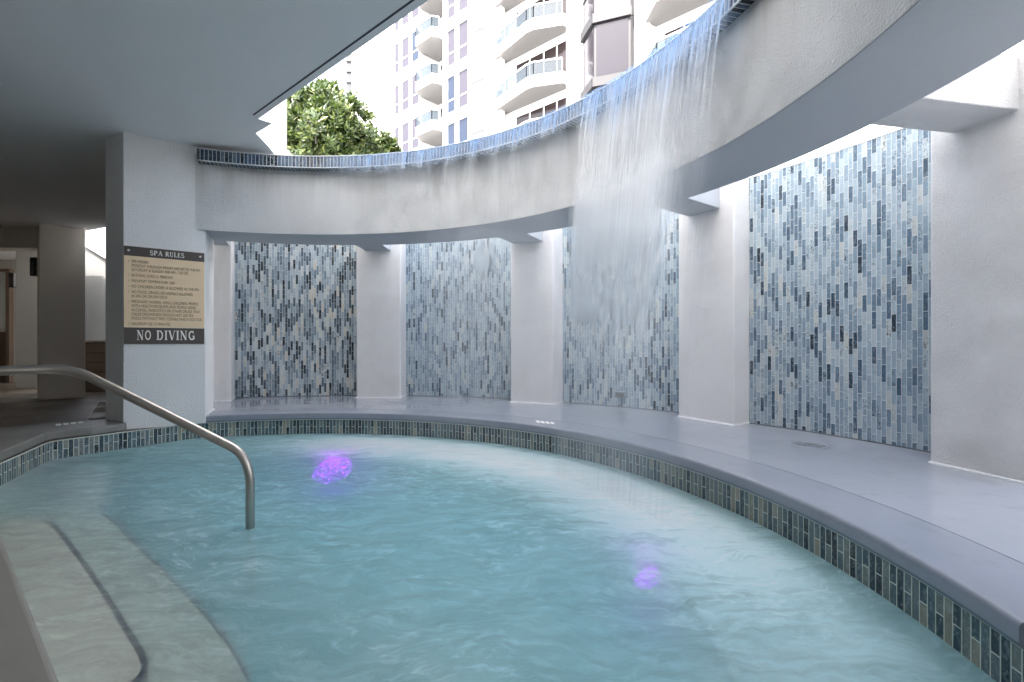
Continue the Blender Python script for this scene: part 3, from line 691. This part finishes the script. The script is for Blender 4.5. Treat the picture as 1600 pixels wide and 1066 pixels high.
mb.build('emblem_marks', M_em, em)

# ---------------------------------------------------------------- the waterfall
t = NT('falling_water')
uvn = t.add('SeparateXYZ', {0:t.add('TexCoord').outputs['UV']}); u, v = uvn.outputs[0], uvn.outputs[1]
den = t.add('Attribute', attribute_name='flow', attribute_type='GEOMETRY')
dsep = t.add('SeparateColor', {0:den.outputs['Color']})
def streaks(su, sv, det, seed): return t.noise(t.add('CombineXYZ', {0:t.math('MULTIPLY',u,su),1:t.math('MULTIPLY',v,sv),2:seed}).outputs[0], 1.0, det, .62)
s1 = t.ramp(streaks(48,.7,3,1.0), [(.46,(0,0,0)),(.68,(1,1,1))])
s2 = t.ramp(streaks(150,1.3,2,5.0), [(.46,(0,0,0)),(.72,(1,1,1))])
s3 = t.ramp(streaks(11,.35,3,9.0), [(.30,(0,0,0)),(.75,(1,1,1))])
st_ = t.math('ADD', t.math('MULTIPLY', s1, .55), t.math('ADD', t.math('MULTIPLY', s2, .35), t.math('MULTIPLY', s3, .35)))
strand = t.math('MULTIPLY', st_, dsep.outputs[0])       # red: crisp strands
s4 = streaks(1.5,.8,3,17.0)
veil = t.math('MULTIPLY', dsep.outputs[1], t.math('ADD', .52, t.math('ADD', t.math('MULTIPLY', s3, .08), t.math('MULTIPLY', s4, .45))))   # green: spray
al = t.math('MINIMUM', t.math('ADD', strand, veil), .93)
col = t.mix(dsep.outputs[2], (.88,.91,.95), (.09,.37,.78))  # blue: sky reflection near the lip painted into the water colour
df = t.add('BsdfDiffuse', {0:col}).outputs[0]; tl = t.add('BsdfTranslucent', {0:col}).outputs[0]
gl = t.add('BsdfGlossy', {0:(1,1,1,1),'Roughness':.22}).outputs[0]
w = t.add('MixShader', {0:.5,1:df,2:tl}).outputs[0]; w = t.add('MixShader', {0:.16,1:w,2:gl}).outputs[0]
t.surf(t.add('MixShader', {0:al,1:t.add('BsdfTransparent', {0:(1,1,1,1)}).outputs[0],2:w}).outputs[0])
M_fall = t.m
def ss(a,b,x): x = max(0,min(1,(x-a)/(b-a))); return x*x*(3-2*x)
def fall_sheet(name, par, push, seed, weight):
    nth = 260; th0, th1 = 12.0, 92.0
    prof_t = [i/46 for i in range(47)]
    rows, us, vs, dens = [], [], [], []
    for i in range(nth+1):
        th = th0+(th1-th0)*i/nth
        row, uu, vv, dd = [], [], [], []
        g = mnoise.noise(Vector((th*.16,seed,0)))*.5+.5; g2 = mnoise.noise(Vector((th*.45,seed+7,0)))*.5+.5
        r0 = rl(th)
        path = [(r0+.30,ZLT+.012),(r0+.10,ZLT+.014),(r0+.015,ZLT+.012),(r0-.012-push,ZLT-.012),(r0-.016-push,ZLT-.04)]
        v0 = .47; T = math.sqrt(2*(ZLT-.04-ZW)/9.81)
        for k in range(1,41):
            tt = T*(k/40); path.append((r0-.016-push-v0*tt*(.35+.65*k/40), ZLT-.04-.5*9.81*tt*tt))
        L = 0
        for k,(r,z) in enumerate(path):
            if k: L += math.hypot(r-path[k-1][0], z-path[k-1][1])
            row.append((*pol(r,th), z)); uu.append(R(th)*3.7); vv.append(L)
            drop = max(0, ZLT-z)
            x_on = ss(91,80,th)*ss(12.2,17,th)
            lip = x_on*(1-ss(.10+.06*g2, .24+(.12+.35*ss(41,37,th))*g2, drop))
            main = ss(39.3,38.2,th)*ss(12,16.5,th)                       # the strong fall right of the lip joint
            mainS = main*(.46*(1-ss(.35,1.5+.8*g2,drop))+.16)*(.40+.55*g2+.55*ss(36,30,th)*ss(19,24,th))
            left = ss(86,60,th)*ss(38.2,40,th)
            leftS = left*(.16*(1-ss(.3,1.5,drop))+.03)*(ss(.35,.7,g2))
            red = lip*.95 + mainS + leftS
            vl = ss(39.8,36.8,th)*(.92*(.22*ss(.1,.5,drop)+.78*ss(.65,1.15,drop))*(1-.88*ss(1.1,2.6,drop)))*ss(17,25,th) + ss(76,58,th)*ss(36,46,th)*(.46-.22*ss(56,50,th))*ss(.6,1.35,drop)*(1-.9*ss(1.1,3.2,drop))
            blue = (1-ss(.10,.30+.45*ss(41,35,th)*g2,drop))*min(.92,.50+.6*g2)
            dd.append((red*weight, vl*weight, blue))
        rows.append(row); us.append(uu); vs.append(vv); dens.append(dd)
    mb = MB(); mb.strip(rows, us, vs, smooth=True)
    o = mb.build(name, M_fall, par, normals=False)
    at = o.data.color_attributes.new('flow','FLOAT_COLOR','POINT')
    flat = [d for r_ in dens for d in r_]
    for i_, d in enumerate(flat): at.data[i_].color = (d[0],d[1],d[2],1)
    return o
wf = empty('waterfall', (*pol(3.3,50), ZW)); tag(wf, 'curved sheet of water falling from the tiled lip of the beam into the spa', 'waterfall')
fall_sheet('water_curtain', wf, 0.0, 2.0, 1.0); fall_sheet('spray_curtain', wf, .05, 31.0, .55)

# ---------------------------------------------------------------- apartment building beyond
A0 = Vector((-8.7,35.8)); FU = Vector((.742,-.670)).normalized(); FN = Vector((FU.y,-FU.x)); FN = FN if FN.y < 0 else -FN
def spx(x, d=0.0):
    k = (x-CX)/F; A = A0+FN*d; return (k*A.y-A.x)/(FU.x-k*FU.y)
def fp(s, d): p = A0+FU*s+FN*d; return (p.x,p.y)
def fbox(mb, s0,s1,d0,d1,z0,z1): return mb.prism([fp(s0,d0),fp(s1,d0),fp(s1,d1),fp(s0,d1)], z0, z1)
M_fac = plain('white_render', (.80,.79,.78), .7, .03, .4)
M_sof = plain('shaded_balcony_soffit', (.16,.155,.155), .7, .05, .5)  # dark grey stands in for the shade under the white slabs
def glass(name, c, r=.06): return plain(name, c, r, .1, .7, **{'Specular IOR Level':.25})
M_gl_blue = glass('blue_window_glass', (.016,.024,.045)); M_gl_grey = glass('curtained_glass', (.042,.037,.05)); M_gl_brown = glass('bronze_glass', (.03,.022,.022)); M_gl_bay = glass('tinted_bay_glass', (.022,.019,.026), .15)
M_blind = plain('beige_blind', (.06,.056,.06), .6, .05, 2); M_frame_d = plain('dark_bay_frame', (.016,.015,.018), .6)
M_rail = plain('white_rail', (.8,.8,.8), .4, .03)
t = NT('balcony_glass'); M_bgl = t.surf(t.add('MixShader', {0:.55,1:t.add('BsdfTransparent', {0:(.75,.85,.9,1)}).outputs[0],2:t.pbsdf((.045,.052,.06), .10)}).outputs[0])
bd = empty('apartment_building', (*fp(12,0), -.95)); tag(bd, 'tall white apartment building with curved balconies and dark bay windows behind the waterfall', 'building')
ZT = 38
mb = MB()
for s0,s1,d1 in ((-1.2,3.42,0),(5.65,8.3,0),(8.3,10.7,-.15),(15.5,16.5,0),(19.35,20.1,0),(25.5,34,0)): fbox(mb, s0,s1,-6,d1,-.95,ZT)
for s0,s1,dr_ in ((3.42,5.65,-1.5),(10.7,15.5,-.55),(20.1,25.5,-.55)): fbox(mb, s0,s1,-6,dr_,-.95,ZT)
fbox(mb, 16.5,19.35,-6,-.05,-.95,ZT)
mb.build('wall', M_fac, bd)
def window(s0,s1,z0,z1,d,mat,trans=None,mull=(),par=bd):
    mb = MB(); fbox(mb, s0,s1,d-.05,d+.012,z0,z1); w = mb.build('window', mat, par)
    mb = MB(); f = .05
    fbox(mb, s0-f,s0,d-.05,d+.05,z0-f,z1+f); fbox(mb, s1,s1+f,d-.05,d+.05,z0-f,z1+f); fbox(mb, s0,s1,d-.05,d+.05,z1,z1+f); fbox(mb, s0,s1,d-.05,d+.05,z0-f,z0)
    if trans: fbox(mb, s0,s1,d,d+.045,trans-.035,trans+.035)
    for m_ in mull: fbox(mb, m_-.035,m_+.035,d,d+.04,z0,z1)
    mb.build('frame', M_rail if mat is not M_gl_bay else M_frame_d, w); return w
rnd = random.Random(3)
for k in range(-2,4):
    zc = 16.6+3*k
    for s0,s1 in ((.37,.92),(1.30,2.05),(2.40,3.20)):
        window(s0,s1,zc-2.35,zc-.30,0,M_gl_grey if k>-1 and rnd.random()<.75 else M_gl_blue, zc-1.65)
    mb = MB(); fbox(mb, -.2,3.44,.0,.22,zc-.12,zc+.22); mb.build('cornice', M_fac, bd, bevel=.04)
    zc = 15.1+3*k
    for s0,s1 in ((6.20,6.88),(7.26,8.12)): window(s0,s1,zc-2.55,zc-.28,0,M_gl_blue if (k<1 or rnd.random()<.4) else M_gl_grey, zc-1.78)
    mb = MB(); fbox(mb, 5.67,8.36,.0,.30,zc-.12,zc+.25); mb.build('cornice', M_fac, bd, bevel=.05)
    # small projecting bay with a blind
    mb = MB(); mb.prism([fp(8.36,0),fp(8.70,.42),fp(9.95,.30),fp(10.25,-.14)], zc-2.75, zc-.02); b = mb.build('bay', M_fac, bd)
    mb = MB(); mb.prism([fp(8.28,.02),fp(8.64,.58),fp(10.02,.46),fp(10.40,-.14)], zc-.02, zc+.30); mb.build('bay_cap', M_fac, b, bevel=.05)
    pa, pb = Vector(fp(8.80,.44)), Vector(fp(9.86,.335)); nn = Vector(((pb-pa).y,-(pb-pa).x)).normalized(); nn = nn if nn.y<0 else -nn
    mb = MB(); mb.prism([tuple(pa+nn*.02),tuple(pb+nn*.02),tuple(pb-nn*.02),tuple(pa-nn*.02)], zc-2.45, zc-.30); mb.build('bay_window', M_blind, b)
    mb = MB()
    for zz in (zc-1.66,): mb.bar((*(pa+nn*.03),zz),(*(pb+nn*.03),zz),.06,.05)
    mb.build('bay_transom', M_rail, b)
# recessed balconies
def balcony(plan, zf, back, soff=True):
    o = MB().prism(plan, zf, zf+.62).build('balcony', M_fac, bd, bevel=.03)
    c = sum((Vector(p) for p in plan), Vector((0,0)))/len(plan)
    q = [Vector(p).lerp(c, .02) for p in plan]
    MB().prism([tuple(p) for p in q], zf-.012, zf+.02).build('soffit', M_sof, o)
    fr = plan[:-back]
    gl, rl_ = MB(), MB()
    for a, b in zip(fr, fr[1:]):
        va, vb = Vector(a).lerp(c,.03), Vector(b).lerp(c,.03); n = Vector(((vb-va).y,-(vb-va).x)).normalized()*.008
        gl.prism([tuple(va+n),tuple(vb+n),tuple(vb-n),tuple(va-n)], zf+.62, zf+1.25)
        rl_.bar((*va,zf+1.29),(*vb,zf+1.29),.07,.07)
        m_ = max(1,int((vb-va).length/.95))
        for j in range(m_+1):
            p = va.lerp(vb,j/m_); rl_.bar((*p,zf+.62),(*p,zf+1.27),.045)
    gl.build('glass_screen', M_bgl, o); rl_.build('railing', M_rail, o)
for k in range(-2,4):
    zf = 17.4+3*k-.1
    balcony([fp(3.38,.10),fp(3.75,.75),fp(5.45,.75),fp(5.72,.35),fp(5.64,-1.49),fp(3.43,-1.49)], 17.55+3*k, 2)
    window(3.7,5.4,17.6+3*k+.62,17.6+3*k+2.6,-1.5,M_gl_brown if k%2 else M_gl_blue,None,(4.5,))
    balcony([fp(10.55,.25),fp(13.5,.85),fp(13.95,.80),fp(15.35,.08),fp(15.49,-.54),fp(10.72,-.54)], zf, 2)
    window(11.6,15.3,zf+.62,zf+2.55,-.55,M_gl_brown,None,(12.6,13.6,14.5))
    zb3 = 15.4+3*k
    balcony([fp(19.9,.10),fp(20.9,1.05),fp(25.2,1.15),fp(25.6,.2),fp(25.48,-.54),fp(20.12,-.54)], zb3, 2)
    window(20.6,25.0,zb3+.62,zb3+2.5,-.55,M_gl_brown,None,(21.5,22.5,23.6))
    # dark bay
    zt_ = 16.0+3*k
    c0_, c1_, c2_ = Vector(fp(16.52,.02)), Vector(fp(17.72,.85)), Vector(fp(19.30,.25))
    mb = MB(); mb.prism([tuple(c0_),tuple(c1_),tuple(c2_),fp(19.33,-.05),fp(16.52,-.05)], zt_+.02, zt_+2.98); b = mb.build('dark_bay', M_frame_d, bd)
    for a_, b_2, m in ((c0_,c1_,M_gl_bay),(c1_,c2_,M_blind if k%2==0 else M_gl_bay)):
        n = Vector(((b_2-a_).y,-(b_2-a_).x)).normalized(); n = n if n.y<0 else -n
        q0, q1 = a_.lerp(b_2,.06), a_.lerp(b_2,.94)
        mb = MB(); mb.prism([tuple(q0+n*.015),tuple(q1+n*.015),tuple(q1-n*.05),tuple(q0-n*.05)], zt_+.42, zt_+2.9); mb.build('pane', m, b)
        mb = MB(); e0, e1 = a_.lerp(b_2,-.03), a_.lerp(b_2,1.03); mb.prism([tuple(e0+n*.14),tuple(e1+n*.14),tuple(e1-n*.1),tuple(e0-n*.1)], zt_-.10, zt_+.34); mb.build('bay_sill', M_frame_d, b)
        if k == 0 or k == 2:
            mb = MB(); mb.bar((*(q0+n*.03),zt_+1.75),(*(q1+n*.03),zt_+1.75),.05,.06); mb.build('transom', M_frame_d, b)
mb = MB()
for s_ in (10.55, 15.75): fbox(mb, s_-.02,s_+.42,-.2,.12,-.95,ZT-.01)
mb.build('pilaster', M_fac, bd)

# far tower
tw = empty('distant_tower', (-46,140,-.95)); tag(tw, 'slender distant tower with a dark window strip above the green tree', 'building')
Y = 140
xa = (541-CX)/F*Y; xb = (550-CX)/F*Y
mb = MB(); mb.box(xb,xb+16,Y,Y+14,-.95,95); mb.build('wall', M_fac, tw)
mb = MB(); mb.box(xa,xb,Y+.5,Y+13,-.95,95); mb.build('window_strip', plain('tower_glass',(.035,.034,.04),.3), tw)
mb = MB()
for k in range(28): mb.box(xa-.25,xb-.002,Y+.1,Y+13.2,12+k*3,12.45+k*3)
mb.build('floor_band', plain('tower_slab',(.10,.10,.105),.7), tw)

# ---------------------------------------------------------------- trees
t = NT('glossy_leaf'); ri = t.add('NewGeometry').outputs['Random Per Island']
c = t.ramp(ri, [(0,(.02,.040,.010)),(.4,(.045,.075,.018)),(.75,(.085,.12,.03)),(1,(.17,.19,.055))])
d = t.pbsdf(c, .42); tr = t.add('BsdfTranslucent', {0:t.mix(.5, c, (.10,.15,.03))}).outputs[0]
M_leaf = t.surf(t.add('MixShader', {0:.30,1:d,2:tr}).outputs[0])
M_bark = plain('pale_bark', (.36,.33,.29), .8, .2, 6)
def tree(name, base, blobs, nleaf, ls, lab, seed):
    rn = random.Random(seed); o = empty(name, (base.x,base.y,-.95)); tag(o, lab, 'tree', 'trees beyond the beam')
    mb = MB(); top = Vector(blobs[0][0]); b0 = Vector((base.x,base.y,-.95)); mid = b0.lerp(top,.55)+Vector((.2,.1,0))
    mb.tube([b0, b0.lerp(mid,.5)+Vector((.08,0,0)), mid, mid.lerp(top,.6)], [.20,.16,.12,.05], 10); mb.build('trunk', M_bark, o)
    mb = MB()
    for c_, r_ in blobs:
        c_ = Vector(c_)
        for j in range(4):
            d_ = Vector((rn.uniform(-1,1),rn.uniform(-1,.6),rn.uniform(-.3,1))).normalized()
            e = c_+d_*r_*.8; s_ = mid.lerp(top, rn.uniform(0,.5)); m_ = s_.lerp(e,.55)+Vector((0,0,-.15*r_))
            mb.tube([s_, m_, e], [.06,.04,.012], 6)
    mb.build('limb', M_bark, o)
    verts, faces = [], []
    tot = sum(r_**2 for _, r_ in blobs)
    for c_, r_ in blobs:
        c_ = Vector(c_)
        ntw = int(nleaf*r_*r_/tot/9)
        for _ in range(ntw):
            d_ = Vector((rn.gauss(0,1),rn.gauss(0,1),rn.gauss(0,1))).normalized()
            rad_ = r_*(.45+.62*rn.random()**.6); lump = 1+.34*mnoise.noise(c_+d_*2.1+Vector((seed,0,0)))
            tip = c_+Vector((d_.x,d_.y,d_.z*.9))*rad_*lump
            if mnoise.noise(tip*1.5+Vector((0,seed,0))) < -.22: continue
            ax = (d_+Vector((0,0,.45))+Vector((rn.uniform(-.5,.5),rn.uniform(-.5,.5),rn.uniform(-.3,.3)))).normalized()
            for j in range(9):                                     # a rosette of leaves on the twig
                a = j*2.4+rn.random(); s1_ = ax.orthogonal().normalized(); s2_ = ax.cross(s1_)
                ld = (s1_*math.cos(a)+s2_*math.sin(a)+ax*rn.uniform(.1,.9)).normalized()
                wd = ld.cross(ax).normalized(); L_ = ls*rn.uniform(.7,1.25); w_ = L_*.23; p0 = tip-ax*ls*.10*j
                nrm = ld.cross(wd); i0 = len(verts)
                verts += [p0, p0+ld*L_*.5+wd*w_+nrm*.01, p0+ld*L_-nrm*.02, p0+ld*L_*.5-wd*w_+nrm*.01]
                faces.append((i0,i0+1,i0+2,i0+3))
    me = bpy.data.meshes.new('crown'); me.from_pydata(verts, [], faces); link('crown', me, M_leaf, o)
def tp(x,y,Y): a = pz(x,y-13,Y); return (a[0],Y,a[1])
u_ = lambda px, Y: px/F*Y
YT = 14.0
tree('broadleaf_tree', Vector((-5.4,14.2)), [(tp(492,192,YT),u_(50,YT)),(tp(450,215,YT),u_(52,YT)),(tp(535,205,YT),u_(44,YT)),(tp(500,240,YT-.4),u_(62,YT)),(tp(555,240,YT),u_(42,YT)),(tp(470,165,YT+.3),u_(26,YT)),(tp(515,165,YT+.2),u_(26,YT)),(tp(440,280,YT),u_(60,YT)),(tp(540,285,YT),u_(60,YT))], 29000, .19, 'tall green broadleaf tree rising behind the tiled lip of the beam', 4)
tree('broadleaf_tree', Vector((-4.0,15.8)), [(tp(588,242,15.5),u_(27,15.5)),(tp(606,250,15.5),u_(22,15.5)),(tp(570,262,15.5),u_(34,15.5)),(tp(602,285,15.5),u_(40,15.5))], 8500, .19, 'lower green tree to the right of the tall tree, before the white building', 9)

# ---------------------------------------------------------------- light, sky, camera
EL = R(52); az = Vector((-.645,-.764)).normalized()
sunv = Vector((az.x*math.cos(EL), az.y*math.cos(EL), math.sin(EL)))
L = bpy.data.lights.new('sun','SUN'); L.energy = 2.0; L.angle = R(.5); L.color = (1,.95,.88)
so = bpy.data.objects.new('sun', L); COL.objects.link(so); so.rotation_euler = sunv.to_track_quat('Z','Y').to_euler(); so.location = (-10,-10,30)
W_ = bpy.data.worlds.new('World'); S.world = W_; W_.use_nodes = True; nt = W_.node_tree; nt.nodes.clear()
sk = nt.nodes.new('ShaderNodeTexSky'); sk.sky_type = 'NISHITA'; sk.sun_disc = False; sk.sun_elevation = EL; sk.sun_rotation = math.atan2(sunv.x, sunv.y)
sk.air_density = 1.0; sk.dust_density = 4.0; sk.ozone_density = 1.0; sk.altitude = 0
hs = nt.nodes.new('ShaderNodeHueSaturation'); hs.inputs['Saturation'].default_value = .42
bg = nt.nodes.new('ShaderNodeBackground'); bg.inputs[1].default_value = .15; wo_ = nt.nodes.new('ShaderNodeOutputWorld')
nt.links.new(sk.outputs[0], hs.inputs['Color']); nt.links.new(hs.outputs[0], bg.inputs[0]); nt.links.new(bg.outputs[0], wo_.inputs[0])
cam = bpy.data.cameras.new('camera'); cam.sensor_width = 36; cam.lens = F/1600*36; cam.shift_y = (HY-533)/1600; cam.clip_start = .05; cam.clip_end = 9000
co = bpy.data.objects.new('camera', cam); COL.objects.link(co); co.location = (0,0,H); co.rotation_euler = (R(90),0,0); S.camera = co
S.view_settings.view_transform = 'Standard'; S.view_settings.look = 'None'; S.view_settings.exposure = 3.12; S.view_settings.gamma = 1
S.render.engine = 'CYCLES'; cy = S.cycles; cy.use_denoising = True; cy.max_bounces = 10; cy.diffuse_bounces = 6; cy.transparent_max_bounces = 16; cy.caustics_reflective = False; cy.caustics_refractive = False; cy.sample_clamp_indirect = 8
